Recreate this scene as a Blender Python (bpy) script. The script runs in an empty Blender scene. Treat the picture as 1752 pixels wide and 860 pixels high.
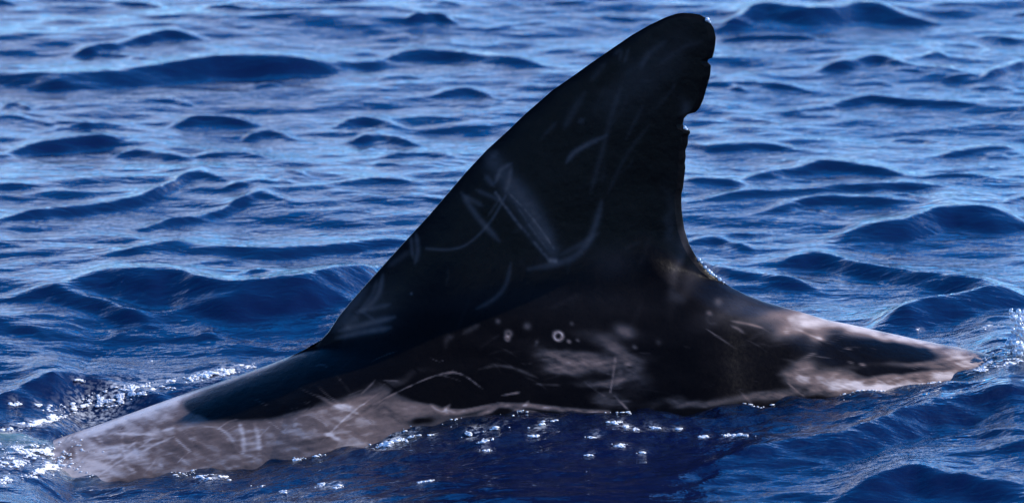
import bpy, math
import numpy as np
from mathutils import Vector

# ------------------------------------------------------------------ camera, sky, sun
scene = bpy.context.scene
PXM = 1200.0                      # photograph pixels per metre at the fin
EL = math.radians(9.5)           # how far the camera looks down on the sea
D = 18.0                          # metres from the boat's camera to the fin
SE, CE = math.sin(EL), math.cos(EL)
ROW0 = 667.0                      # photograph row of the mean sea level under the fin
ZC = (ROW0 - 430.0) / (PXM * CE)
CAM = np.array([0.0, -D * CE, ZC + D * SE])

cam_data = bpy.data.cameras.new('camera')
cam = bpy.data.objects.new('camera', cam_data)
scene.collection.objects.link(cam)
cam.location = CAM
cam.rotation_euler = (math.pi / 2 - EL, 0, 0)
cam_data.sensor_width = 36.0
cam_data.lens = 36.0 * D / (1752.0 / PXM)
cam_data.clip_start = 0.5
cam_data.clip_end = 30000.0
cam_data.dof.use_dof = True
cam_data.dof.focus_distance = D - 0.05
cam_data.dof.aperture_fstop = 13.0
scene.camera = cam

SUN = Vector((0.775, 0.135, 0.672)).normalized()      # towards the sun: from the tail side, a little behind
sun_el = math.asin(SUN.z)
sun_rot = math.atan2(SUN.x, SUN.y)

world = bpy.data.worlds.new('World')
scene.world = world
world.use_nodes = True
wt = world.node_tree
wt.nodes.clear()
sky = wt.nodes.new('ShaderNodeTexSky')
sky.sky_type = 'NISHITA'
sky.sun_disc = False
sky.sun_elevation = sun_el
sky.sun_rotation = sun_rot
sky.air_density = 0.45
sky.dust_density = 0.0
sky.ozone_density = 5.0
bg = wt.nodes.new('ShaderNodeBackground')
bg.inputs['Strength'].default_value = 0.15
wo = wt.nodes.new('ShaderNodeOutputWorld')
# thin fair-weather cloud, kept low all round for the sea's reflections
wtc = wt.nodes.new('ShaderNodeTexCoord')
sep = wt.nodes.new('ShaderNodeSeparateXYZ'); wt.links.new(wtc.outputs['Generated'], sep.inputs[0])
zmx = wt.nodes.new('ShaderNodeMath'); zmx.operation = 'MAXIMUM'; zmx.inputs[1].default_value = 0.0
wt.links.new(sep.outputs['Z'], zmx.inputs[0])
zad = wt.nodes.new('ShaderNodeMath'); zad.operation = 'ADD'; zad.inputs[1].default_value = 0.12
wt.links.new(zmx.outputs[0], zad.inputs[0])
dv = wt.nodes.new('ShaderNodeVectorMath'); dv.operation = 'DIVIDE'
cmb = wt.nodes.new('ShaderNodeCombineXYZ')
for q in ('X', 'Y', 'Z'):
    wt.links.new(zad.outputs[0], cmb.inputs[q])
wt.links.new(wtc.outputs['Generated'], dv.inputs[0]); wt.links.new(cmb.outputs[0], dv.inputs[1])
cn = wt.nodes.new('ShaderNodeTexNoise'); cn.inputs['Scale'].default_value = 1.3; cn.inputs['Detail'].default_value = 6.0
wt.links.new(dv.outputs[0], cn.inputs['Vector'])
cmr = wt.nodes.new('ShaderNodeMapRange'); cmr.inputs['From Min'].default_value = 0.50; cmr.inputs['From Max'].default_value = 0.60
cmr.inputs['To Max'].default_value = 0.75
wt.links.new(cn.outputs['Fac'], cmr.inputs['Value'])
cel = wt.nodes.new('ShaderNodeMapRange')           # cloud faded out higher up so steep wave faces reflect dark
cel.interpolation_type = 'SMOOTHSTEP'
for kq, vq in (('From Min', 0.20), ('From Max', 0.48), ('To Min', 1.0), ('To Max', 0.0)):
    cel.inputs[kq].default_value = vq
wt.links.new(sep.outputs['Z'], cel.inputs['Value'])
cml = wt.nodes.new('ShaderNodeMath'); cml.operation = 'MULTIPLY'
wt.links.new(cmr.outputs[0], cml.inputs[0]); wt.links.new(cel.outputs[0], cml.inputs[1])
hsv = wt.nodes.new('ShaderNodeHueSaturation'); hsv.inputs['Saturation'].default_value = 1.5; hsv.inputs['Hue'].default_value = 0.50
wt.links.new(sky.outputs[0], hsv.inputs['Color'])
cmx = wt.nodes.new('ShaderNodeMix'); cmx.data_type = 'RGBA'
wt.links.new(cml.outputs[0], cmx.inputs['Factor']); wt.links.new(hsv.outputs[0], cmx.inputs['A'])
cmx.inputs['B'].default_value = (6.2, 5.7, 5.5, 1)
wt.links.new(cmx.outputs['Result'], bg.inputs[0])
wt.links.new(bg.outputs[0], wo.inputs[0])

sl = bpy.data.lights.new('sun', 'SUN')
sl.energy = 2.3
sl.angle = math.radians(0.5)
sl.color = (1.0, 0.92, 0.82)
so = bpy.data.objects.new('sun', sl)
so.rotation_euler = SUN.to_track_quat('Z', 'Y').to_euler()
so.location = (3, 1, 5)
scene.collection.objects.link(so)

scene.view_settings.view_transform = 'Standard'
scene.view_settings.look = 'None'
scene.view_settings.gamma = 1.0
scene.view_settings.exposure = 1.55

# ------------------------------------------------------------------ helpers
rng = np.random.default_rng(11)

def hash2(ix, iy, seed):
    n = (ix.astype(np.int64) * 374761393 + iy.astype(np.int64) * 668265263 + seed * 982451653) & 0xFFFFFFFF
    n = ((n ^ (n >> 13)) * 1274126177) & 0xFFFFFFFF
    n = n ^ (n >> 16)
    return (n & 0xFFFF) / 65535.0

def vnoise(x, y, seed=0):
    ix, iy = np.floor(x), np.floor(y)
    fx, fy = x - ix, y - iy
    fx = fx * fx * (3 - 2 * fx); fy = fy * fy * (3 - 2 * fy)
    a = hash2(ix, iy, seed); b = hash2(ix + 1, iy, seed)
    c = hash2(ix, iy + 1, seed); d = hash2(ix + 1, iy + 1, seed)
    return (a * (1 - fx) + b * fx) * (1 - fy) + (c * (1 - fx) + d * fx) * fy

def fbm(x, y, seed=0, octs=4):
    s = 0; a = 0.5; t = 0
    for o in range(octs):
        s = s + a * vnoise(x, y, seed + o * 17); t += a
        x = x * 2.03 + 3.7; y = y * 2.03 + 1.9; a *= 0.5
    return s / t

def sstep(a, b, x):
    t = np.clip((x - a) / (b - a), 0, 1)
    return t * t * (3 - 2 * t)

def project(x, y, z):
    """photograph pixel of a world point"""
    dy, dz = y - CAM[1], z - CAM[2]
    depth = dy * CE - dz * SE
    up = dy * SE + dz * CE
    s = PXM * D / depth
    return 876.0 + x * s, 430.0 - up * s

def make_mesh(name, verts, quads=None, tris=None, smooth=True):
    me = bpy.data.meshes.new(name)
    nv = len(verts)
    me.vertices.add(nv)
    me.vertices.foreach_set('co', np.ascontiguousarray(verts, np.float32).ravel())
    loops = []; starts = []; totals = []; off = 0
    for f, k in ((quads, 4), (tris, 3)):
        if f is None or len(f) == 0:
            continue
        loops.append(np.asarray(f, np.int32).ravel())
        starts.append(off + np.arange(len(f), dtype=np.int32) * k)
        totals.append(np.full(len(f), k, np.int32))
        off += len(f) * k
    loops = np.concatenate(loops); starts = np.concatenate(starts); totals = np.concatenate(totals)
    me.loops.add(len(loops)); me.loops.foreach_set('vertex_index', loops)
    me.polygons.add(len(starts))
    me.polygons.foreach_set('loop_start', starts)
    me.polygons.foreach_set('loop_total', totals)
    me.polygons.foreach_set('use_smooth', np.full(len(starts), smooth))
    me.update(calc_edges=True)
    me.validate()
    return me

def add_attr(me, name, arr):
    a = me.attributes.new(name, 'FLOAT', 'POINT')
    a.data.foreach_set('value', np.ascontiguousarray(arr, np.float32).ravel())

def link(name, me, mat, label, cat, kind=None):
    o = bpy.data.objects.new(name, me)
    scene.collection.objects.link(o)
    me.materials.append(mat)
    o['label'] = label
    o['category'] = cat
    if kind:
        o['kind'] = kind
    return o

def new_mat(name):
    m = bpy.data.materials.new(name)
    m.use_nodes = True
    nt = m.node_tree
    nt.nodes.clear()
    out = nt.nodes.new('ShaderNodeOutputMaterial')
    return m, nt, out

def node(nt, typ, **kw):
    n = nt.nodes.new(typ)
    for k, v in kw.items():
        if k.startswith('i_'):
            n.inputs[k[2:].replace('_', ' ')].default_value = v
        else:
            setattr(n, k, v)
    return n

# ------------------------------------------------------------------ body lines (shared by sea and dolphin)
def X(px): return (px - 876.0) / PXM
def Z(py): return (ROW0 - py) / (PXM * CE)

lead = np.array([(1168,23.6),(1158,24.4),(1137,31.4),(1109,45),(1081,61),(1050,82),(1015,106),(980,131),(945,155),(921,176),
 (900,194),(871,222),(832.5,257),(797.7,294),(766,331),(735,367),(700,405),(684,422),(656,453),(628,484),(604,511),(579,541),
 (562,567),(548,582),(520,598),(488,614),(453.5,628),(404.6,645.5),(352,664),(298,683),(244,703),(192,722),(150,737),(115,749),
 (40,775),(-80,815),(-250,865),(-480,925),(-640,970),(-760,1015)])
trail = np.array([(1168,23.6),(1179,23.8),(1196,26.5),(1210,34),(1220,49),(1224,66),(1221.6,87),(1218,100),(1211,102.5),(1210,107),
 (1215.7,113),(1214.5,129),(1208.7,150),(1202.8,171),(1196.5,185),(1189.5,193),(1177,195.5),(1170,203),(1168,213),(1171,220.5),(1179,222.5),(1181,227),
 (1177,233),(1176.6,246),(1172.5,257),(1173,270),(1171.4,279),(1172.5,287),(1170,308),(1168.5,322),(1166,331),(1165.7,344.5),(1166.4,360),(1171,391.6),(1179.6,418),(1192,440),(1209,461),(1226.7,475),
 (1251,491),(1279,505),(1310,517),(1349,528),(1375,535),(1418,549),(1441,552.5),(1511,569),(1581,585),(1651,599),(1690,608),
 (1780,634),(1900,680),(2080,760),(2300,860),(2450,940),(2540,1015)])
# ridge of the back with the fin taken away
ridge_px = np.array([-760,-640,-480,-250,-80,40,115,150,192,244,298,352,404.6,453.5,488,520,560,640,760,900,1050,1130,1190,1227,1251,1279,1310,1349,1375,1418,1441,1511,1581,1651,1690,1780,1900,2080,2300,2450,2540])
ridge_py = np.array([1015,970,925,865,815,775,749,737,722,703,683,664,645.5,628,614,600,590,578,558,532,502,486,476,478,491,505,517,528,535,549,552.5,569,585,599,608,634,680,760,860,940,1015])
belly_x = np.array([X(-760), -1.0, -0.5, 0.0, 0.5, 1.0, X(2540)])
belly_z = np.array([Z(1015), -0.46, -0.56, -0.58, -0.54, -0.42, Z(1015)])

_rx = np.linspace(X(-760), X(2540), 2751)
_rz = np.interp(_rx, X(ridge_px), Z(ridge_py))
_kk = np.hanning(61); _kk /= _kk.sum()
_rz = np.convolve(np.pad(_rz, 30, mode='reflect', reflect_type='odd'), _kk, mode='valid')
def ridge_z(x): return np.interp(x, _rx, _rz)
def bell_z(x): return np.interp(x, belly_x, belly_z)
def half_w(x):
    return 0.285 * np.sqrt(np.clip(1 - np.abs((x - 0.02) / 1.44) ** 2.6, 0.0, 1))
def body_T(x, z):
    zr, zb = ridge_z(x), bell_z(x)
    h = np.maximum((zr - zb) / 2, 1e-4); c = (zr + zb) / 2
    q = np.clip(np.abs((z - c) / h), 0, 1)
    peak = np.exp(-((x - 0.09) / 0.36) ** 2) * (z > c)
    return half_w(x) * (1 - q * q) ** (0.5 + 0.42 * peak)

# ------------------------------------------------------------------ the sea
def graded(lo, hi, step, far, rate):
    mid = np.arange(lo, hi + step * 0.5, step)
    def tail():
        s = step; p = 0; out = []
        while p < far:
            s = min(s * rate, 4000.0); p += s; out.append(p)
        return np.array(out)
    t = tail()
    return np.concatenate([(lo - t)[::-1], mid, mid[-1] + t])

gx = graded(-0.90, 0.90, 0.0026, 9000, 1.10)
gy = graded(-1.20, 4.40, 0.0080, 9000, 1.10)
GX, GY = np.meshgrid(gx, gy)
spx = np.gradient(gx); spy = np.gradient(gy)
SP = np.maximum(spx[None, :], spy[:, None])

def smooth_window(y, c, w): return np.exp(-((y - c) / w) ** 2)

# surface level along the animal: lower by the head, higher towards the tail
lvl_x = np.array([-9, -2.6, -1.5, -1.0, -0.80, -0.70, -0.665, -0.62, -0.39, -0.2, 0.0, 0.25, 0.437, 0.645, 0.70, 0.80, 1.0, 1.8, 3.0, 9])
lvl_z = np.array([0, 0, -0.05, -0.055, -0.062, -0.070, -0.078, -0.108, -0.092, -0.056, -0.020, -0.010, 0.004, 0.026, 0.048, 0.052, 0.045, 0.02, 0, 0])
base = np.interp(GX, lvl_x, lvl_z) * smooth_window(GY, -0.15, 0.75)

# random wind sea (Gerstner)
H = np.zeros_like(GX); DX = np.zeros_like(GX); DY = np.zeros_like(GX)
comps = []
for lam0, lam1, n, slope in ((0.9, 2.2, 10, 0.014), (0.35, 0.9, 16, 0.024), (0.14, 0.35, 26, 0.038), (0.06, 0.14, 40, 0.052)):
    for i in range(n):
        lam = math.exp(rng.uniform(math.log(lam0), math.log(lam1)))
        th = -math.pi / 2 + rng.normal(0, 0.62)
        k = 2 * math.pi / lam
        comps.append((k, math.cos(th), math.sin(th), slope * math.sqrt(2.0 / n) / k, rng.uniform(0, 6.283)))
near_body = np.exp(-((GX / 1.1) ** 4)) * np.exp(-((GY + 0.15) / 0.42) ** 2)
for k, cx, cy, a, p in comps:
    damp = np.exp(-(SP * k / 2.2) ** 2)
    if a * damp.max() < 1e-6:
        continue
    ph = k * (cx * GX + cy * GY) + p
    if 2 * math.pi / k > 0.5:
        damp = damp * (1 - 0.75 * near_body)
    s = np.sin(ph); c = np.cos(ph)
    H += a * damp * c
    DX -= 0.75 * a * damp * cx * s
    DY -= 0.75 * a * damp * cy * s

# individual wavelets: crest line (photograph pixels, turned into places on the water) and depth of the dark front face
FEAT = [
 ([(-60,112),(0,112),(100,118),(180,115),(300,100),(420,93),(520,97),(640,86)],46),
 ([(635,98),(690,82),(760,83),(850,95),(950,106)],26),
 ([(100,90),(200,72),(290,55),(355,63)],18), ([(170,-2),(250,4),(300,16)],13), ([(330,10),(430,18),(500,22),(570,18)],13),
 ([(-20,258),(80,238),(150,232),(230,222)],24), ([(175,262),(230,250),(335,266)],17), ([(320,262),(400,255),(470,262)],15),
 ([(285,204),(350,193),(445,198)],18), ([(410,224),(460,213),(510,222)],16), ([(565,203),(620,190),(695,204)],19), ([(595,226),(650,217),(715,234)],20),
 ([(-20,372),(100,352),(200,340),(270,325),(330,290),(395,308)],24), ([(225,384),(300,370),(380,352),(440,330),(505,342)],18),
 ([(375,324),(440,312),(475,317)],12), ([(75,455),(170,437),(280,445),(400,470),(520,462),(620,440),(720,402)],72),
 ([(195,424),(300,412),(450,418),(600,408),(710,398)],28), ([(-20,480),(70,472),(160,490),(280,518)],30),
 ([(-30,604),(60,582),(150,567),(250,580),(400,572),(510,582)],60), ([(555,317),(640,310),(725,316)],12), ([(645,262),(720,255),(800,264)],13),
 ([(0,178),(30,172),(60,185)],14), ([(240,170),(290,167),(335,172)],9), ([(690,40),(740,28),(790,42)],14), ([(730,160),(800,150),(860,166)],12),
 ([(1225,32),(1300,5),(1400,15),(1480,0),(1600,16)],42), ([(1222,56),(1330,58),(1430,70)],14),
 ([(1395,114),(1500,96),(1565,107)],23), ([(1680,132),(1770,98)],18), ([(1580,97),(1600,90),(1625,94)],9), ([(1205,138),(1290,138),(1400,154)],14),
 ([(1335,186),(1430,172),(1490,160),(1550,170),(1680,174)],18), ([(1160,235),(1210,245),(1310,245),(1380,252)],15),
 ([(1255,304),(1400,280),(1460,283),(1570,300)],22), ([(1165,310),(1280,313)],16), ([(1165,341),(1290,328),(1370,325),(1420,320),(1610,318)],22),
 ([(1285,362),(1400,340),(1570,346)],18), ([(1415,384),(1560,370),(1620,350),(1700,355),(1770,358)],52), ([(1175,407),(1220,400),(1295,418)],20),
 ([(1300,432),(1400,425),(1500,445),(1640,470),(1770,492)],40), ([(1180,432),(1250,455),(1410,482)],26), ([(1480,545),(1600,520),(1700,505),(1770,500)],60),
 ([(1650,150),(1700,148),(1745,152)],9), ([(1590,265),(1690,250),(1760,246)],14), ([(1620,120),(1680,112),(1730,120)],8),
 ([(1150,782),(1300,760),(1420,752),(1520,732),(1600,708),(1680,700),(1790,703)],62), ([(1420,830),(1560,806),(1790,835)],50),
 ([(1180,822),(1300,812),(1400,800),(1480,788)],9), ([(1240,850),(1380,838),(1480,826)],8), ([(1560,775),(1660,768),(1760,778)],10), ([(600,846),(760,838),(900,842)],9),
 ([(-20,842),(150,838),(300,835),(520,844)],24),
]
def pix_to_sea(px, py, z=0.0):
    rx, ry, rz = (px - 876.0) / (PXM * D), 0.0, 0.0
    up = (430.0 - py) / (PXM * D)
    d = np.array([rx, CE + up * SE, -SE + up * CE])
    t = (z - CAM[2]) / d[2]
    return CAM[0] + t * d[0], CAM[1] + t * d[1]

HF = np.zeros_like(H)
frng = np.random.default_rng(5)
for k in range(150):                     # many small wavelets between the large ones
    cx = frng.uniform(-120, 1870); cy = frng.uniform(-30, 640) if k < 125 else frng.uniform(760, 880)
    ln = frng.uniform(22, 75); tl = frng.normal(0, 0.12)
    FEAT.append(([(cx - ln, cy + ln * tl + 4), (cx, cy), (cx + ln, cy - ln * tl + 4)], frng.uniform(4, 9)))
calm = np.zeros_like(H)
for k, (pts, th) in enumerate(FEAT):
    mid = pts[len(pts) // 2]
    sc = D / (D + pix_to_sea(mid[0], mid[1])[1] * CE)          # farther water is drawn smaller
    slope = 0.27
    wf = max(0.9 * th / (PXM * sc) / (SE + slope * CE), 0.012)
    A = slope * wf
    P = [pix_to_sea(a, b, A * 0.9) for a, b in pts]
    xs = np.array([p[0] for p in P]); ys = np.array([p[1] for p in P])
    L = xs[-1] - xs[0]
    i0 = np.searchsorted(gx, xs[0] - 0.12 * L); i1 = np.searchsorted(gx, xs[-1] + 0.12 * L)
    xx = GX[:, i0:i1]; yy = GY[:, i0:i1]
    xr = gx[i0:i1]
    yc = np.interp(xr, xs, ys)
    ker = max(3, int(0.05 * L / 0.0026)); ker = min(ker, max(3, len(yc) // 4))
    ycp = np.pad(yc, ker, mode='edge')
    yc = np.convolve(ycp, np.ones(2 * ker + 1) / (2 * ker + 1), mode='valid')
    u = (xr - xs[0]) / L
    win = sstep(-0.10, 0.28, u) * sstep(1.10, 0.72, u)
    wfx = wf * (0.35 + 0.65 * win)
    wob = (fbm(xx / (0.5 * wf + 0.03), yy / (2.0 * wf), 50 + k, 3) - 0.5) * wf * 0.5
    v = (yc[None, :] - yy + wob) / wfx[None, :]
    front = 0.5 + 0.5 * np.cos(math.pi * np.clip(v, 0, 1))
    front = 1 - np.clip(v, 0, 1)
    back = np.exp(-np.clip(-v, 0, 20) / 1.5 - np.clip(-v, 0, 20) ** 2 * 0.12)
    HF[:, i0:i1] += A * win[None, :] * np.where(v > 0, front, back)

for it in range(2):                      # crests a little rounded
    HF[1:-1] = 0.25 * HF[:-2] + 0.5 * HF[1:-1] + 0.25 * HF[2:]
    HF[:, 1:-1] = 0.25 * HF[:, :-2] + 0.5 * HF[:, 1:-1] + 0.25 * HF[:, 2:]
# distance to the animal at the surface
dist = np.abs(GY) - body_T(GX, np.clip(base, -0.3, 0.3))
turb = np.exp(-np.clip(dist, 0, 9) / 0.32) * np.exp(-(GX / 1.2) ** 4) * (0.3 + 0.7 * (GY < 0.1))
tw = np.zeros_like(H)
for k in range(60):
    lam = math.exp(rng.uniform(math.log(0.024), math.log(0.11)))
    th = rng.normal(-math.pi / 2 - 0.25, 0.8)
    kk = 2 * math.pi / lam
    tw += 0.32 * math.sqrt(2 / 60) / kk * np.cos(kk * (math.cos(th) * GX + math.sin(th) * GY) + rng.uniform(0, 6.28)) * np.exp(-(SP * kk / 2.4) ** 2)
# meniscus: water drawn up a little along the skin, a shallow bow slope in front
bow = 0.020 * np.exp(-np.clip(dist, 0, 9) / 0.16) * (GY < 0) * np.exp(-((GX - 0.05) / 0.6) ** 4)
HZ = base + H + HF + tw * (turb + 0.05 + 0.10 * fbm(GX / 0.25, GY / 0.5, 90, 2)) + bow
VX = GX + DX * (1 - 0.5 * near_body); VY = GY + DY * (1 - 0.5 * near_body)
ny, nx = GX.shape

def sea_z(x, y):
    i = np.clip(np.searchsorted(gx, x) - 1, 0, nx - 2); j = np.clip(np.searchsorted(gy, y) - 1, 0, ny - 2)
    fx = (x - gx[i]) / (gx[i + 1] - gx[i]); fy = (y - gy[j]) / (gy[j + 1] - gy[j])
    return (HZ[j, i] * (1 - fx) + HZ[j, i + 1] * fx) * (1 - fy) + (HZ[j + 1, i] * (1 - fx) + HZ[j + 1, i + 1] * fx) * fy

def on_sea(px, py):
    z = 0.0
    for it in range(6):
        x, y = pix_to_sea(px, py, z)
        z = 0.5 * z + 0.5 * float(sea_z(x, y)) if it else float(sea_z(x, y))
    return x, y, float(sea_z(x, y))

# foam, and sun glints added as white flecks: px, py, half length, half height in pixels, tilt (rise to the right), density
FOAM_GLINTS = [(45,727,60,7,0.22,1.0),(195,676,85,13,0.2,1.3),(150,690,40,10,0.2,.7),(375,638,48,8,0.2,1.1),(262,664,30,6,.2,.8),
 (255,618,5,4,0,.5),(66,692,9,4,0,.4),(135,655,14,6,0,.3),(25,690,12,5,0,.3),(90,712,14,5,0,.6),
 (360,815,24,6,0,1.0),(565,828,22,5,0,.9),(437,829,14,4,0,.5),(488,840,10,4,0,.5),(625,760,12,4,.2,.8),(668,757,26,6,.25,1.0),  # front rows: sun glints on ripple crests, put in as white flecks
 (702,748,14,4,.2,.6),(745,743,10,3,.1,.5),(545,779,10,3,.1,.5),(506,786,7,3,.1,.4),(728,821,14,4,.3,.6),
 (810,740,16,5,.2,1.0),(845,733,30,2,.1,.4),(926,726,16,4,.3,.9),(830,754,14,3,.3,.6),(911,746,10,3,0,.6),(1016,748,11,3,0,.7),(1070,729,22,4,-.25,1.0),(1055,722,12,3,0,.6),
 (1060,762,14,4,0,.7),(1124,733,18,3,-.2,.7),(832,770,7,3,0,.4),(1010,778,9,2,0,.4),(1098,774,8,3,0,.4),(1160,733,10,3,0,.6),(1205,746,10,3,0,.5),(1262,744,25,3,0,.7),
 (1684,628,14,9,.4,.7),(1725,622,22,6,.2,.6),(1575,563,9,2,0,.4),(1690,562,18,3,0,.5),
 (60,770,55,14,-.1,.5),(85,800,35,14,.3,.6),(20,790,30,16,0,.35),(10,818,25,8,0,.4),]
foam_glint_mask = np.zeros_like(H)
foam_glint_pts = []
for (px, py, hl, hh, tl, dn) in FOAM_GLINTS:
    n = int(max(16, hl * hh * 2.6 * dn))
    for q in range(n):
        a = rng.normal(0, 0.45); b = rng.normal(0, 0.32)
        fpx = px + a * hl; fpy = py + b * hh - tl * a * hl
        if vnoise(np.array([fpx / 9.0]), np.array([fpy / 3.5]), 5)[0] < 0.50:
            continue
        foam_glint_pts.append((fpx, fpy, dn))
    cx, cy, cz = on_sea(px, py)
    ux = hl / PXM * 0.9; uy = hh / (PXM * SE) * 0.9
    xr = (GX - cx); yr = (GY - cy) - xr * tl / SE
    foam_glint_mask = np.maximum(foam_glint_mask, min(1, dn) * np.exp(-(xr / ux) ** 2 - (yr / uy) ** 2))

# ripples and lumps inside the foam and glint patches
lump = fbm(GX / 0.012, GY / 0.022, 77, 3)
HZ = HZ + foam_glint_mask * 0.0015 * (lump - 0.35) * np.exp(-(SP / 0.02) ** 2)

film = np.exp(-np.clip(dist, 0, 9) / 0.055) * (GY < 0) * np.exp(-(GX / 1.0) ** 6)
verts = np.stack([VX, VY, HZ], -1).reshape(-1, 3)
idx = np.arange(nx * ny, dtype=np.int32).reshape(ny, nx)
quads = np.stack([idx[:-1, :-1], idx[:-1, 1:], idx[1:, 1:], idx[1:, :-1]], -1).reshape(-1, 4)
sea_me = make_mesh('sea', verts, quads)
add_attr(sea_me, 'film', film); add_attr(sea_me, 'turb', turb); add_attr(sea_me, 'foam', foam_glint_mask)  # 'foam' holds the painted sun glints too

m_sea, nt, out = new_mat('sea_water')
L_ = nt.links.new
tc = node(nt, 'ShaderNodeTexCoord')
mp = node(nt, 'ShaderNodeMapping'); mp.inputs['Scale'].default_value = (0.6, 1.0, 1.0)
L_(tc.outputs['Object'], mp.inputs['Vector'])
n1 = node(nt, 'ShaderNodeTexNoise', i_Scale=38.0, i_Detail=3.0, i_Roughness=0.55, i_Distortion=0.6)
n2 = node(nt, 'ShaderNodeTexNoise', i_Scale=110.0, i_Detail=2.0, i_Roughness=0.5)
L_(mp.outputs[0], n1.inputs['Vector']); L_(mp.outputs[0], n2.inputs['Vector'])
at = node(nt, 'ShaderNodeAttribute', attribute_name='turb')
af = node(nt, 'ShaderNodeAttribute', attribute_name='film')
ao = node(nt, 'ShaderNodeAttribute', attribute_name='foam')  # foam and painted sun glints
st2 = node(nt, 'ShaderNodeMath', operation='MULTIPLY_ADD'); st2.inputs[1].default_value = 0.8; st2.inputs[2].default_value = 0.10
L_(at.outputs['Fac'], st2.inputs[0])
b1 = node(nt, 'ShaderNodeBump', i_Strength=0.22, i_Distance=0.012)
b2 = node(nt, 'ShaderNodeBump', i_Distance=0.004)
L_(n1.outputs['Fac'], b1.inputs['Height']); L_(n2.outputs['Fac'], b2.inputs['Height'])
L_(st2.outputs[0], b2.inputs['Strength']); L_(b1.outputs[0], b2.inputs['Normal'])
fr = node(nt, 'ShaderNodeFresnel', i_IOR=1.333); L_(b2.outputs[0], fr.inputs['Normal'])
gl = node(nt, 'ShaderNodeBsdfGlossy', i_Roughness=0.06); L_(b2.outputs[0], gl.inputs['Normal'])
df = node(nt, 'ShaderNodeBsdfDiffuse'); 
na = node(nt, 'ShaderNodeTexNoise', i_Scale=60.0, i_Detail=5.0, i_Roughness=0.68, i_Distortion=1.2)
mpa = node(nt, 'ShaderNodeMapping'); mpa.inputs['Scale'].default_value = (1.0, 0.45, 1.0); mpa.inputs['Rotation'].default_value = (0, 0, 0.25)
L_(tc.outputs['Object'], mpa.inputs['Vector']); L_(mpa.outputs[0], na.inputs['Vector'])
ra = node(nt, 'ShaderNodeMapRange'); ra.inputs['From Min'].default_value = 0.42; ra.inputs['From Max'].default_value = 0.72
L_(na.outputs['Fac'], ra.inputs['Value'])
aer = node(nt, 'ShaderNodeMath', operation='MULTIPLY'); L_(ra.outputs[0], aer.inputs[0]); L_(at.outputs['Fac'], aer.inputs[1])
dcol = node(nt, 'ShaderNodeMix', data_type='RGBA')
dcol.inputs['A'].default_value = (0.0026, 0.0066, 0.034, 1)
dcol.inputs['B'].default_value = (0.016, 0.030, 0.066, 1)      # air whipped into the water beside the animal
L_(aer.outputs[0], dcol.inputs['Factor']); L_(dcol.outputs['Result'], df.inputs['Color'])
tr = node(nt, 'ShaderNodeBsdfTransparent'); tr.inputs['Color'].default_value = (0.75, 0.86, 0.95, 1)
mf = node(nt, 'ShaderNodeMath', operation='MULTIPLY'); mf.inputs[1].default_value = 0.8
L_(af.outputs['Fac'], mf.inputs[0])
mb = node(nt, 'ShaderNodeMixShader'); L_(mf.outputs[0], mb.inputs[0]); L_(df.outputs[0], mb.inputs[1]); L_(tr.outputs[0], mb.inputs[2])
mg = node(nt, 'ShaderNodeMixShader'); L_(fr.outputs[0], mg.inputs[0]); L_(mb.outputs[0], mg.inputs[1]); L_(gl.outputs[0], mg.inputs[2])
# lacy foam film, and white under the painted glints
nf = node(nt, 'ShaderNodeTexNoise', i_Scale=120.0, i_Detail=4.0, i_Roughness=0.65)
L_(tc.outputs['Object'], nf.inputs['Vector'])
aos = node(nt, 'ShaderNodeMath', operation='MULTIPLY'); aos.inputs[1].default_value = 0.7; L_(ao.outputs['Fac'], aos.inputs[0])
ff = node(nt, 'ShaderNodeMath', operation='MULTIPLY'); L_(aos.outputs[0], ff.inputs[0])
mrf = node(nt, 'ShaderNodeMapRange'); mrf.inputs['From Min'].default_value = 0.46; mrf.inputs['From Max'].default_value = 0.66
L_(nf.outputs['Fac'], mrf.inputs['Value']); L_(mrf.outputs[0], ff.inputs[1])
fd = node(nt, 'ShaderNodeBsdfDiffuse'); fd.inputs['Color'].default_value = (0.62, 0.66, 0.72, 1)
mo = node(nt, 'ShaderNodeMixShader'); L_(ff.outputs[0], mo.inputs[0]); L_(mg.outputs[0], mo.inputs[1]); L_(fd.outputs[0], mo.inputs[2])
L_(mo.outputs[0], out.inputs['Surface'])
link('sea', sea_me, m_sea, 'dark blue rippled open sea around the surfacing dolphin', 'sea', 'structure')

# ------------------------------------------------------------------ the dolphin
NR_vis, NC = 470, 720
rows_py = np.concatenate([23.6 + np.array([0, .6, 1.6, 3.0, 4.6]), np.linspace(30, 850, NR_vis), np.linspace(858, 1012, 24)])
low_z = np.linspace(Z(1016), -0.579, 22)
def resample(line, rows):
    py = np.maximum.accumulate(line[:, 1] + np.arange(len(line)) * 1e-4)
    return np.interp(rows, py, line[:, 0])
xl = X(resample(lead, rows_py)); xr_ = X(resample(trail, rows_py)); zz = Z(rows_py)
# underside rows
bx = np.linspace(-1.5, 1.5, 3001); bz = bell_z(bx)
xl2 = []; xr2 = []
for z in low_z:
    ok = bx[bz < z]
    xl2.append(ok.min() if len(ok) else 0); xr2.append(ok.max() if len(ok) else 0)
xl = np.concatenate([xl, xl2]); xr_ = np.concatenate([xr_, xr2]); zz = np.concatenate([zz, low_z])
NR = len(zz)

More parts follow.
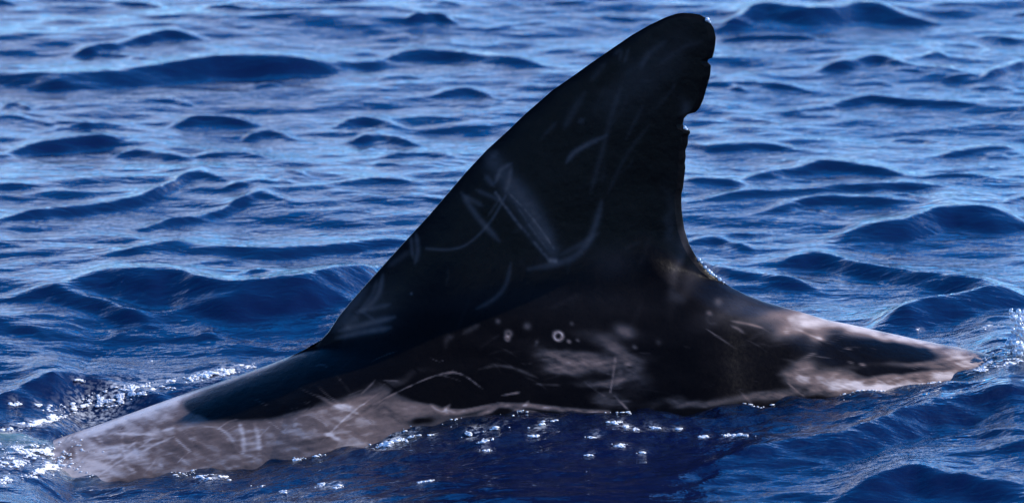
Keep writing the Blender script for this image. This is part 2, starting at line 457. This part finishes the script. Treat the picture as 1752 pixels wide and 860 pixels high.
# fin chord lines, carried down into the body
fl_px = resample(lead, rows_py); ft_px = resample(trail, rows_py)
fin_l_py = np.array([23.6, 540, 580, 640, 760]); fin_t_py = np.array([23.6, 460, 520, 600, 760])
def fin_edges(py):
    l = np.interp(py, np.r_[lead[:22, 1], 640, 760], np.r_[lead[:22, 0], 505, 460])
    tt = trail.copy(); tt[:, 1] = np.maximum.accumulate(tt[:, 1] + np.arange(len(tt)) * 1e-4)
    k = int(np.argmax(tt[:, 1] > 442))
    k2 = int(np.argmax(tt[:, 1] > 530))
    r = np.interp(py, np.r_[tt[:k2, 1], 600, 760], np.r_[tt[:k2, 0], 1480, 1600])
    rs = np.interp(py, [23.6, 40, 70, 130, 200, 260, 340, 392, 440, 475, 505, 528, 600, 760], [1185, 1215, 1227, 1220, 1203, 1186, 1171, 1174, 1194, 1228, 1280, 1350, 1480, 1600])
    return X(l), X(r), X(rs)

def thickness(x, z):
    py = ROW0 - z * PXM * CE
    fl, fr_, fs = fin_edges(py)
    c = np.clip((x - fl) / np.maximum(fs - fl, 1e-5), 0, 1)
    chord = fs - fl
    foil = np.sqrt(c) * (1 - 0.93 * c) ** 0.85 * 1.6 * np.sqrt(np.clip((fr_ - x) / 0.010, 0, 1)) * (x > fl)
    hfrac = np.clip((py - 23.6) / 540.0, 0, 1.4)
    tf = (0.006 + 0.040 * hfrac ** 1.25) * foil * np.minimum(1, chord / 0.05)
    tf = tf * np.where(z > -0.25, 1, 0)
    # body, its back drawn up into the base of the fin
    zr, zb = ridge_z(x), bell_z(x)
    inside = sstep(0.0, 0.22, c) * sstep(0.0, 0.075, fr_ - x) * (x > fl)
    w = 0.03 * inside + 1e-4
    d = zr - z
    t = d / w
    ds = w * np.where(t > 30, t, np.log1p(np.exp(np.clip(t, -40, 30))))
    ds = np.where(z < (zr + zb) / 2, d, ds)
    h = np.maximum((zr - zb) / 2, 1e-4)
    q = np.clip(np.abs((h - ds) / h), 0, 1)
    peak = np.exp(-((x - 0.09) / 0.36) ** 2) * (z > (zr + zb) / 2)
    tb = half_w(x) * (1 - q * q) ** (0.5 + 0.42 * peak)
    p = 1.5
    return (tb ** p + tf ** p) ** (1 / p)

def side(ncol, sgn):
    t = np.linspace(0, 1, ncol)
    u = 0.72 * t + 0.28 * (0.5 - 0.5 * np.cos(math.pi * t))
    UX = xl[:, None] + (xr_ - xl)[:, None] * u[None, :]
    UZ = np.repeat(zz[:, None], ncol, 1)
    T = thickness(UX, UZ)
    T[:, 0] = 0; T[:, -1] = 0
    return UX, sgn * T, UZ

ux, uy, uz = side(NC, -1.0)
# slight swell and pitting of the skin
uy = uy - 0.0012 * (fbm(ux / 0.05, uz / 0.05, 31, 3) - 0.5) * np.clip(-uy / 0.01, 0, 1)
NC2 = 160
wx, wy, wz = side(NC2, 1.0)
nv1 = NR * NC
v1 = np.stack([ux, uy, uz], -1).reshape(-1, 3)
inner = np.stack([wx[:, 1:-1], wy[:, 1:-1], wz[:, 1:-1]], -1).reshape(-1, 3)
i1 = np.arange(nv1).reshape(NR, NC)
i2 = np.empty((NR, NC2), np.int64)
i2[:, 1:-1] = nv1 + np.arange(NR * (NC2 - 2)).reshape(NR, NC2 - 2)
i2[:, 0] = i1[:, 0]; i2[:, -1] = i1[:, -1]
q1 = np.stack([i1[:-1, :-1], i1[1:, :-1], i1[1:, 1:], i1[:-1, 1:]], -1).reshape(-1, 4)
q2 = np.stack([i2[:-1, :-1], i2[:-1, 1:], i2[1:, 1:], i2[1:, :-1]], -1).reshape(-1, 4)
verts = np.concatenate([v1, inner])
quads = np.concatenate([q1, q2])

# --- markings of the skin, with some painted sun and shade: paleness per point of the skin (0 dark .. 1 white)
vx, vy, vz = verts[:, 0], verts[:, 1], verts[:, 2]
PX = 876 + vx * PXM
PY = ROW0 - PXM * (vz * CE - np.abs(vy) * SE)
near_i = PY < 900
wobx = (fbm(PX / 60, PY / 40, 3, 3) - 0.5) * 40
woby = (fbm(PX / 60, PY / 40, 9, 3) - 0.5) * 26
pale = np.zeros(len(verts))

def blob(cx, cy, rx, ry, ang, amp, pw=1.0, warp=1.0):
    global pale
    a = math.radians(ang)
    dx = PX + wobx * warp - cx; dy = PY + woby * warp - cy
    u = (dx * math.cos(a) - dy * math.sin(a)) / rx; v = (dx * math.sin(a) + dy * math.cos(a)) / ry
    pale += amp * np.exp(-(u * u + v * v) ** pw)

def stroke(pts, w, amp, soft=1.0, rough=0.0, taper=True):
    global pale
    P = np.array(pts, float)
    if P[:, 1].mean() < 590:
        w *= 1.3; amp *= 0.9
    # smooth the polyline
    if len(P) > 2:
        t = np.arange(len(P)); tt = np.linspace(0, len(P) - 1, (len(P) - 1) * 6 + 1)
        Q = np.stack([np.interp(tt, t, P[:, 0]), np.interp(tt, t, P[:, 1])], 1)
        for _ in range(6):
            Q[1:-1] = 0.25 * Q[:-2] + 0.5 * Q[1:-1] + 0.25 * Q[2:]
        P = Q
    m = 4 * w + 6
    sel = np.where((PX > P[:, 0].min() - m) & (PX < P[:, 0].max() + m) & (PY > P[:, 1].min() - m) & (PY < P[:, 1].max() + m))[0]
    if len(sel) == 0:
        return
    x, y = PX[sel], PY[sel]
    best = np.full(len(sel), 1e9); bt = np.zeros(len(sel))
    n = len(P) - 1
    for i in range(n):
        ax, ay = P[i]; bx_, by_ = P[i + 1]
        dx, dy = bx_ - ax, by_ - ay
        l2 = dx * dx + dy * dy + 1e-9
        t = np.clip(((x - ax) * dx + (y - ay) * dy) / l2, 0, 1)
        d = np.hypot(x - ax - t * dx, y - ay - t * dy)
        b = d < best
        best[b] = d[b]; bt[b] = (i + t[b]) / n
    tp = np.clip(4 * bt * (1 - bt) * 1.6 + 0.15, 0, 1) if taper else 1.0
    g = np.exp(-(best / (w * (0.55 + 0.45 * tp))) ** 2 * 1.0) * (0.4 + 0.6 * tp)
    if rough:
        g = g * (1 - rough + rough * 2 * vnoise(x / 5, y / 5, 88))
    pale[sel] += amp * g

def ring(cx, cy, r, w, amp, fill=0.0):
    global pale
    d = np.hypot(PX - cx, (PY - cy))
    pale += amp * np.exp(-((d - r) / w) ** 2) + fill * np.exp(-(d / r) ** 2)

exec_marks = True
# overall cape: pale head side, dark around the fin and in its painted shadow, pale lower flank and tail stock
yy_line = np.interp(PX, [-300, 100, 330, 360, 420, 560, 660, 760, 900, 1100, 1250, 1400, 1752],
                        [500, 560, 700, 716, 722, 690, 664, 690, 720, 720, 690, 660, 640])  # edge follows the fin's cast shadow, darkened into the skin colour
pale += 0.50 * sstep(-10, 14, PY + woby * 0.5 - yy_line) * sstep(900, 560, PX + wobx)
pale += 0.44 * sstep(345, 300, PX + wobx * 0.6 + (PY - 690) * 0.9) * sstep(560, 640, PY)
top = np.interp(PX, lead[::-1, 0], lead[::-1, 1])
pale += 0.55 * np.exp(-np.clip(PY - top, 0, 99) / 5.0) * sstep(560, 440, PX) * sstep(580, 620, PY)  # bright sunlit rim along the ridge, painted as pale skin
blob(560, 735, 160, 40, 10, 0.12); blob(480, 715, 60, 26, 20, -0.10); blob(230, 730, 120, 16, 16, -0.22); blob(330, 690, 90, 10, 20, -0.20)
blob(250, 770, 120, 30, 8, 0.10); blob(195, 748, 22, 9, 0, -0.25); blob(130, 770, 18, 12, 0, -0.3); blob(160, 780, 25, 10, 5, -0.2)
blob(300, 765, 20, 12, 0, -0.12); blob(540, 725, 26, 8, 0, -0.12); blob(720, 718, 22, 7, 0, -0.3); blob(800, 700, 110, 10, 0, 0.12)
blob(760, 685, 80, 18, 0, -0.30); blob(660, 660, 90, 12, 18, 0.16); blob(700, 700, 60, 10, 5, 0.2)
# mid flank scratches
blob(975, 605, 55, 12, -8, 0.30); blob(1000, 622, 70, 12, 5, 0.24); blob(950, 610, 40, 8, 0, 0.2); blob(1050, 590, 40, 14, -20, 0.22)
blob(970, 632, 30, 7, -6, 0.22); blob(1030, 650, 55, 9, 3, 0.22); blob(1075, 630, 40, 14, 30, 0.15); blob(1100, 660, 30, 20, 0, 0.10)
blob(1045, 680, 35, 14, 0, 0.22); blob(1180, 690, 70, 8, 0, 0.25); blob(1100, 610, 60, 30, 0, 0.06); blob(860, 620, 90, 30, 0, 0.05)
blob(1070, 566, 15, 9, -20, 0.30, warp=0.2)
# tail stock
blob(1365, 550, 40, 20, 30, 0.42); blob(1430, 557, 70, 11, -14, 0.52); blob(1330, 535, 26, 10, 0, 0.15); blob(1395, 575, 22, 16, 60, 0.28)
blob(1520, 577, 70, 10, -13, 0.5); blob(1590, 592, 60, 11, -12, 0.5); blob(1655, 618, 50, 18, 0, 0.62); blob(1560, 650, 110, 15, 6, 0.75); blob(1480, 660, 60, 10, 5, 0.45)
blob(1400, 650, 60, 20, -15, 0.36); blob(1370, 630, 26, 20, 40, 0.26); blob(1440, 640, 30, 12, 20, 0.2); blob(1580, 622, 90, 6, 0, 0.22)
blob(1330, 675, 90, 9, 4, 0.3); blob(1250, 530, 60, 20, 20, 0.07); blob(1300, 545, 40, 14, 20, 0.10)
blob(1585, 610, 36, 9, 5, -0.25); blob(1500, 600, 60, 12, 6, -0.2); blob(1560, 634, 90, 4, 2, -0.22)
# head end: white water washed skin
blob(60, 775, 60, 24, 0, 0.15)
# fin: vague cloudy bands and trailing smudges
blob(1190, 465, 14, 24, -25, 0.12, warp=.4); blob(1165, 430, 8, 60, -12, 0.10, warp=.4); blob(1150, 400, 10, 60, 0, 0.05)
blob(1160, 500, 14, 10, 0, 0.08); blob(1120, 120, 30, 90, -35, 0.035); blob(1060, 150, 20, 70, -40, 0.03); blob(640, 540, 60, 34, 40, 0.045)
blob(1050, 450, 40, 30, 0, 0.03); blob(1000, 520, 200, 30, 0, 0.02); blob(1170, 185, 12, 14, 0, 0.06)
# streaks on the fin
S = stroke
S([(835,265),(850,285),(905,345),(948,440)], 12, .10); S([(848,330),(880,375),(940,445)], 2.2, .14, rough=.7, taper=False)
S([(860,310),(895,350),(950,432)], 13, .08); S([(870,330),(910,370),(948,425)], 1.6, .12, rough=.8, taper=False); S([(880,345),(905,385),(935,425)], 1.5, .08, rough=.8)
S([(942,445),(950,446)], 3, .30, taper=False)
S([(1029,345),(1022,375),(1008,415),(985,440),(950,452),(905,460)], 4.5, .12); S([(1025,398),(990,420),(960,435)], 3.5, .07)
S([(1037,232),(1000,250),(980,262),(969,278)], 3.4, .15); S([(1062,150),(1045,200),(1030,260),(1010,330)], 4, .045); S([(1110,215),(1070,265),(1040,330)], 3, .03)
S([(790,330),(815,370),(854,412)], 4.0, .13); S([(795,335),(825,352)], 3.5, .10); S([(815,325),(855,342)], 3, .10); S([(830,300),(845,318)], 4, .11)
S([(848,312),(856,290),(875,280)], 3, .16); S([(875,285),(870,315),(865,328)], 3, .12); S([(842,270),(850,258)], 5, .06)
S([(865,335),(845,372),(822,400),(795,422),(765,428),(730,425)], 2.0, .10, taper=False); S([(855,340),(835,370)], 2, .06)
S([(874,450),(868,485),(850,510),(815,528)], 3.0, .08); S([(820,555),(792,570)], 3, .06)
S([(712,400),(716,430),(710,450)], 3.4, .12); S([(703,405),(706,440)], 2.6, .11); S([(700,430),(665,455)], 4, .06)
S([(655,470),(650,500),(635,520),(612,535)], 3.6, .14); S([(645,480),(637,505),(620,525)], 3, .08); S([(668,520),(640,527),(608,533)], 3.2, .11)
S([(675,542),(630,553),(580,566)], 4.0, .18); S([(668,560),(620,568),(575,578)], 4.2, .18); S([(612,540),(590,560)], 6, .10); S([(615,530),(640,546)], 2.4, .08)
S([(628,490),(600,525),(572,565)], 7, .09); S([(590,580),(583,610)], 3, .05)
S([(1050,95),(1063,85),(1060,105)], 3, .05); S([(1075,85),(1068,108)], 2.6, .06); S([(1000,160),(975,200),(965,220)], 5, .05); S([(998,205),(990,210)], 4, .07)
S([(1095,120),(1110,90),(1140,72)], 4, .05); S([(1130,110),(1170,80),(1200,72)], 4, .035); S([(1010,140),(1035,110)], 4, .04); S([(1100,180),(1070,240)], 3, .03)
for k in range(26):
    a = rng.uniform(0, 1); hy = rng.uniform(60, 520)
    l0 = np.interp(hy, lead[:22, 1], lead[:22, 0]); r0 = 1180
    cx = l0 + 20 + a * (r0 - l0 - 40); ln = rng.uniform(15, 60); an = rng.normal(2.1, 0.5)
    S([(cx, hy), (cx + ln * math.cos(an) * .5 + rng.normal(0, 4), hy + ln * math.sin(an) * .5), (cx + ln * math.cos(an), hy + ln * math.sin(an))], rng.uniform(1.5, 4), rng.uniform(.006, .022))
# rings and spots below the fin
ring(955, 574, 7, 2.4, .62); ring(870, 570, 4, 3, .20); ring(868, 578, 2.5, 3, .35)
for (a, b, r, am) in ((973,583,4,.4),(988,581,3.5,.3),(902,557,7,.15),(852,549,5,.13),(1228,516,8,.15),(1212,535,5,.28),(1493,596,5,.30),(1453,618,4,.22),(1473,622,4,.25),
                      (1085,592,5,.2),(1125,585,6,.15),(1073,623,6,.3),(1060,635,5,.2),(704,502,3,.15),(1344,568,5,.2),(1402,578,5,.2),(1450,595,4,.2),(978,553,4,.1),(918,584,4,.1)):
    ring(a, b, 0.1, r * 0.75, am * 1.1)
# linear scratches on the flank
S([(640,690),(690,664),(740,642),(775,634),(795,640),(826,663)], 1.6, .30, rough=.6, taper=False); S([(856,675),(890,669)], 2, .4); S([(1052,610),(1048,640),(1043,668)], 1.3, .28, taper=False)
S([(1050,675),(1075,700)], 1.6, .35); S([(820,630),(850,622),(880,628),(920,645)], 3, .12); S([(910,655),(960,657)], 2, .12); S([(762,600),(764,580),(775,575)], 4, .10)
S([(770,690),(760,700),(790,703),(840,690),(900,690),(950,697),(1040,704)], 4, .42, taper=False); S([(735,690),(752,700),(768,705)], 3, .35); S([(850,685),(880,698),(930,706)], 3, .3); S([(860,715),(900,690),(905,682)], 3, .2); S([(770,720),(820,708),(850,695)], 4, .3)
S([(545,675),(580,695),(625,708)], 2.4, .34); S([(580,690),(600,694)], 3, .3, taper=False); S([(550,755),(600,705),(650,670)], 1.6, .22, rough=.4); S([(585,750),(560,735)], 4, .25); S([(504,715),(530,705),(560,722),(575,745)], 1.8, .22)
S([(510,722),(550,733),(580,748)], 2.6, .24); S([(505,728),(510,722)], 3, .2); S([(412,722),(420,745),(420,772)], 4, .34); S([(438,724),(446,745),(447,770)], 4, .30); S([(370,725),(395,740),(410,768)], 2.2, .2)
S([(455,765),(540,750),(580,742)], 3, -.2); S([(590,725),(640,690),(690,660)], 3, -.14)
for pts in ([(210,738),(212,765),(220,783)], [(230,750),(235,770),(240,785)], [(150,805),(190,790),(215,770),(245,745)], [(170,812),(210,785),(240,765),(260,750)],
            [(135,802),(190,795),(260,790)], [(130,765),(138,795)], [(245,770),(275,755),(300,745)], [(160,742),(180,760),(190,765)], [(190,740),(270,742)], [(220,795),(238,805)],
            [(300,745),(330,770)], [(118,795),(128,818)], [(140,800),(150,815)], [(280,735),(300,730)], [(275,790),(283,795)]):
    S(pts, 1.8, .33)
S([(135,750),(135,780)], 2, .15); S([(130,745),(180,735)], 2, .1); S([(285,735),(300,738)], 6, .2)
for k in range(150):
    cx = rng.uniform(120, 760) if k < 110 else rng.uniform(1180, 1690); 
    r0 = np.interp(cx, ridge_px, ridge_py)
    cy = r0 + rng.uniform(20, 130); ln = rng.uniform(12, 60); an = rng.uniform(-0.9, 0.9)
    S([(cx, cy), (cx + ln * .5 * math.cos(an) + rng.normal(0, 3), cy + ln * .5 * math.sin(an) + rng.normal(0, 4)), (cx + ln * math.cos(an), cy + ln * math.sin(an))], rng.uniform(.8, 1.8), rng.uniform(-.14, .22))
for k in range(60):
    cx = rng.uniform(760, 1350); cy = rng.uniform(590, 700); ln = rng.uniform(10, 50); an = rng.normal(0.1, 0.5)
    S([(cx, cy), (cx + ln * .5 * math.cos(an), cy + ln * .5 * math.sin(an) + rng.normal(0, 3)), (cx + ln * math.cos(an), cy + ln * math.sin(an))], rng.uniform(1, 2.5), rng.uniform(.02, .08))
n_lo = fbm(PX / 55, PY / 26, 21, 4); n_hi = fbm(PX / 11, PY / 7, 41, 4)
pale = np.clip(pale, 0, None)
_fw = sstep(600, 560, PY)
pale = pale * (_fw + (1 - _fw) * sstep(0.03, 0.26, pale))
ca, sa = math.cos(0.16), math.sin(0.16)
n_st = fbm((PX * ca - PY * sa) / 34, (PX * sa + PY * ca) / 5.0, 61, 4)
n_s2 = fbm((PX * ca + PY * sa * 3) / 40, (PY * ca - PX * sa * 3) / 7.0, 71, 3)
fin_w = sstep(600, 560, PY)
pale = pale * (1 - 0.75 * np.exp(-((PX - 1215) / 55) ** 2 - ((PY - 460) / 55) ** 2))  # skin darkened to offset the sun on the fin's trailing fillet
left_w = sstep(860, 700, PX)
tex = 0.15 + 0.85 * n_lo + 0.75 * n_hi + 1.5 * (n_st - 0.5) + 0.9 * (n_s2 - 0.5)
tex = tex * (1 - left_w) + left_w * (0.22 + 0.85 * n_lo + 0.45 * n_hi + 0.7 * (n_st - 0.5) + 0.5 * (n_s2 - 0.5))
pale = pale * (tex * (1 - fin_w) + fin_w * (1.0 + 0.8 * n_hi)) + 0.012 * n_lo * n_lo
pale = np.clip(pale, 0, 1)

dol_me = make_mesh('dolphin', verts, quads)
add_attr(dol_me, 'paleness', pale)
m_skin, nt, out = new_mat('dolphin_skin')
L_ = nt.links.new
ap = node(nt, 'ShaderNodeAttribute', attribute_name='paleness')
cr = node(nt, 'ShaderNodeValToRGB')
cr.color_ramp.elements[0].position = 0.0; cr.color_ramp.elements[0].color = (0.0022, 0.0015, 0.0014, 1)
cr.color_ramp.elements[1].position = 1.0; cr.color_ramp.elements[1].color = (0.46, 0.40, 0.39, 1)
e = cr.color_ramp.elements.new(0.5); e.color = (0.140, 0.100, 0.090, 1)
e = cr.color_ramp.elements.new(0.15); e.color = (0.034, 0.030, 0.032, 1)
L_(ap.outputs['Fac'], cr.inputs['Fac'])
tc = node(nt, 'ShaderNodeTexCoord')
ns = node(nt, 'ShaderNodeTexNoise', i_Scale=140.0, i_Detail=4.0, i_Roughness=0.6); L_(tc.outputs['Object'], ns.inputs['Vector'])
nl = node(nt, 'ShaderNodeTexNoise', i_Scale=22.0, i_Detail=3.0); L_(tc.outputs['Object'], nl.inputs['Vector'])
bp = node(nt, 'ShaderNodeBump', i_Strength=0.10, i_Distance=0.004); L_(ns.outputs['Fac'], bp.inputs['Height'])
bp2 = node(nt, 'ShaderNodeBump', i_Strength=0.20, i_Distance=0.01); L_(nl.outputs['Fac'], bp2.inputs['Height']); L_(bp.outputs[0], bp2.inputs['Normal'])
rr = node(nt, 'ShaderNodeMapRange'); rr.inputs['To Min'].default_value = 0.16; rr.inputs['To Max'].default_value = 0.46
L_(ns.outputs['Fac'], rr.inputs['Value'])
pb = node(nt, 'ShaderNodeBsdfPrincipled')
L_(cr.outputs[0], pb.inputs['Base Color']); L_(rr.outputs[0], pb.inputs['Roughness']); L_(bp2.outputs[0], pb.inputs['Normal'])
pb.inputs['IOR'].default_value = 1.15
L_(pb.outputs[0], out.inputs['Surface'])
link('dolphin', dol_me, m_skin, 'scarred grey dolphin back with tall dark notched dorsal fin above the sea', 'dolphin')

# ------------------------------------------------------------------ foam, painted glints, splash and droplets
def ico():
    import bmesh
    bm = bmesh.new(); bmesh.ops.create_icosphere(bm, subdivisions=1, radius=1.0)
    v = np.array([p.co[:] for p in bm.verts]); f = np.array([[q.index for q in t.verts] for t in bm.faces]); bm.free()
    bm = bmesh.new(); bmesh.ops.create_icosphere(bm, subdivisions=2, radius=1.0)
    v2 = np.array([p.co[:] for p in bm.verts]); f2 = np.array([[q.index for q in t.verts] for t in bm.faces]); bm.free()
    return v, f, v2, f2
IV, IF, IV2, IF2 = ico()

def blobs(name, pts, mat, label, cat, kind='stuff', fine=False):
    """pts: rows of x, y, z, sx, sy, sz"""
    P = np.array(pts); bv, bf = (IV2, IF2) if fine else (IV, IF)
    n = len(P)
    r = rng.normal(1, 0.12, (n, len(bv), 1))
    v = P[:, None, :3] + bv[None] * P[:, None, 3:6] * (1 if fine else r)
    f = bf[None] + (np.arange(n) * len(bv))[:, None, None]
    return link(name, make_mesh(name, v.reshape(-1, 3), tris=f.reshape(-1, 3)), mat, label, cat, kind)

m_foam_glints, nt, out = new_mat('foam_and_glints')
pb = node(nt, 'ShaderNodeBsdfPrincipled'); pb.inputs['Base Color'].default_value = (0.74, 0.77, 0.82, 1)
pb.inputs['Roughness'].default_value = 0.22; pb.inputs['IOR'].default_value = 1.33
nz = node(nt, 'ShaderNodeTexNoise', i_Scale=300.0, i_Detail=2.0)
nb = node(nt, 'ShaderNodeBump', i_Strength=0.5, i_Distance=0.002)
nt.links.new(nz.outputs['Fac'], nb.inputs['Height']); nt.links.new(nb.outputs[0], pb.inputs['Normal'])
nt.links.new(pb.outputs[0], out.inputs['Surface'])

m_drop, nt, out = new_mat('clear_water_drops')
gd = node(nt, 'ShaderNodeBsdfGlossy', i_Roughness=0.10)
dd = node(nt, 'ShaderNodeBsdfDiffuse'); dd.inputs['Color'].default_value = (0.55, 0.62, 0.72, 1)
tt_ = node(nt, 'ShaderNodeBsdfTransparent')
mx1 = node(nt, 'ShaderNodeMixShader'); mx1.inputs[0].default_value = 0.7
mx2 = node(nt, 'ShaderNodeMixShader'); mx2.inputs[0].default_value = 0.35
nt.links.new(tt_.outputs[0], mx1.inputs[1]); nt.links.new(dd.outputs[0], mx1.inputs[2])
nt.links.new(mx1.outputs[0], mx2.inputs[1]); nt.links.new(gd.outputs[0], mx2.inputs[2])
nt.links.new(mx2.outputs[0], out.inputs['Surface'])

pts = []
for k in range(900):                                  # broken bright line where water meets the flank
    x = rng.uniform(-0.6, 0.69)
    if vnoise(np.array([x / 0.03]), np.array([0.5]), 9)[0] < 0.62:
        continue
    y = -0.15
    for it in range(8):
        y = -float(body_T(np.array(x), np.array(float(sea_z(x, y)))))
    y -= abs(rng.normal(0, 0.012))
    s = abs(rng.normal(0, 1)) * 0.0004 + 0.0004
    pts.append((x, y, float(sea_z(x, y)) + s * .3, s * rng.uniform(1, 4), s * rng.uniform(1.2, 4), s * rng.uniform(.5, .9)))
for k in range(1500):                                 # water washing over the head end
    x = -0.69 + abs(rng.normal(0, 0.030)); z = float(ridge_z(np.array(x))) - rng.uniform(0, 0.045)
    if vnoise(np.array([x / 0.012]), np.array([z / 0.006]), 33)[0] < 0.52:
        continue
    y = -float(body_T(np.array(x), np.array(z)))
    s = abs(rng.normal(0, 1)) * 0.0006 + 0.0004
    pts.append((x, y, z, s * rng.uniform(1, 3), s, s * rng.uniform(.6, 1.4)))
for (fpx, fpy, dn) in foam_glint_pts:
    x, y, z = on_sea(fpx, fpy)
    if body_T(np.array(x), np.array(z)) > abs(y) and z < float(ridge_z(np.array(x))):
        if y > 0:
            continue
    s = abs(rng.normal(0, 1)) * 0.0006 + 0.0004
    pts.append((x, y, z + s * 0.2, s * rng.uniform(1, 3.0), s * rng.uniform(1.2, 3.6), s * rng.uniform(.5, .9)))
blobs('sea_foam_glints', pts, m_foam_glints, 'white foam flecks, bubbles and painted sun glints on the water beside the dolphin', 'foam')

pts = []
for k in range(240):
    t = rng.uniform(0, 1)
    fpx = 1746 + rng.normal(0, 7) + 4 * math.sin(t * 6); fpy = 538 + t * 80
    y = rng.normal(0.0, 0.03)
    s = (abs(rng.normal(0, 1)) * 0.0022 + 0.0011)
    pts.append((X(fpx), y, Z(fpy) + 0.0, s * rng.uniform(.8, 1.2), s, s * rng.uniform(.9, 1.5)))
for k in range(70):
    fpx = rng.uniform(1690, 1765); fpy = 615 + rng.normal(0, 8)
    s = abs(rng.normal(0, 1)) * 0.0016 + 0.0008
    pts.append((X(fpx), rng.normal(-0.02, 0.02), Z(fpy), s * 1.3, s, s))
blobs('water_splash', pts, m_drop, 'upright splash of water drops rising off the sunken tail stock', 'splash', fine=True)

pts = []
def edge_drop(px, py, s): pts.append((X(px), -0.001, Z(py), s, s, s))
for (a, b, s) in ((1209,35,.0034),(1213,39,.0018),(1171,219,.003),(1174,222,.002),(1196,444,.0030),(1200,449,.0018),(1206,457,.0028),(1212,463,.0030),(1216,467,.0034),(1220,470,.0026),(1225,473,.0018),(1231,478,.0032),(1238,483,.0016)):
    edge_drop(a, b, s)
blobs('water_droplets', pts, m_drop, 'glinting water droplets clinging to the trailing edge of the fin', 'droplets', fine=True)
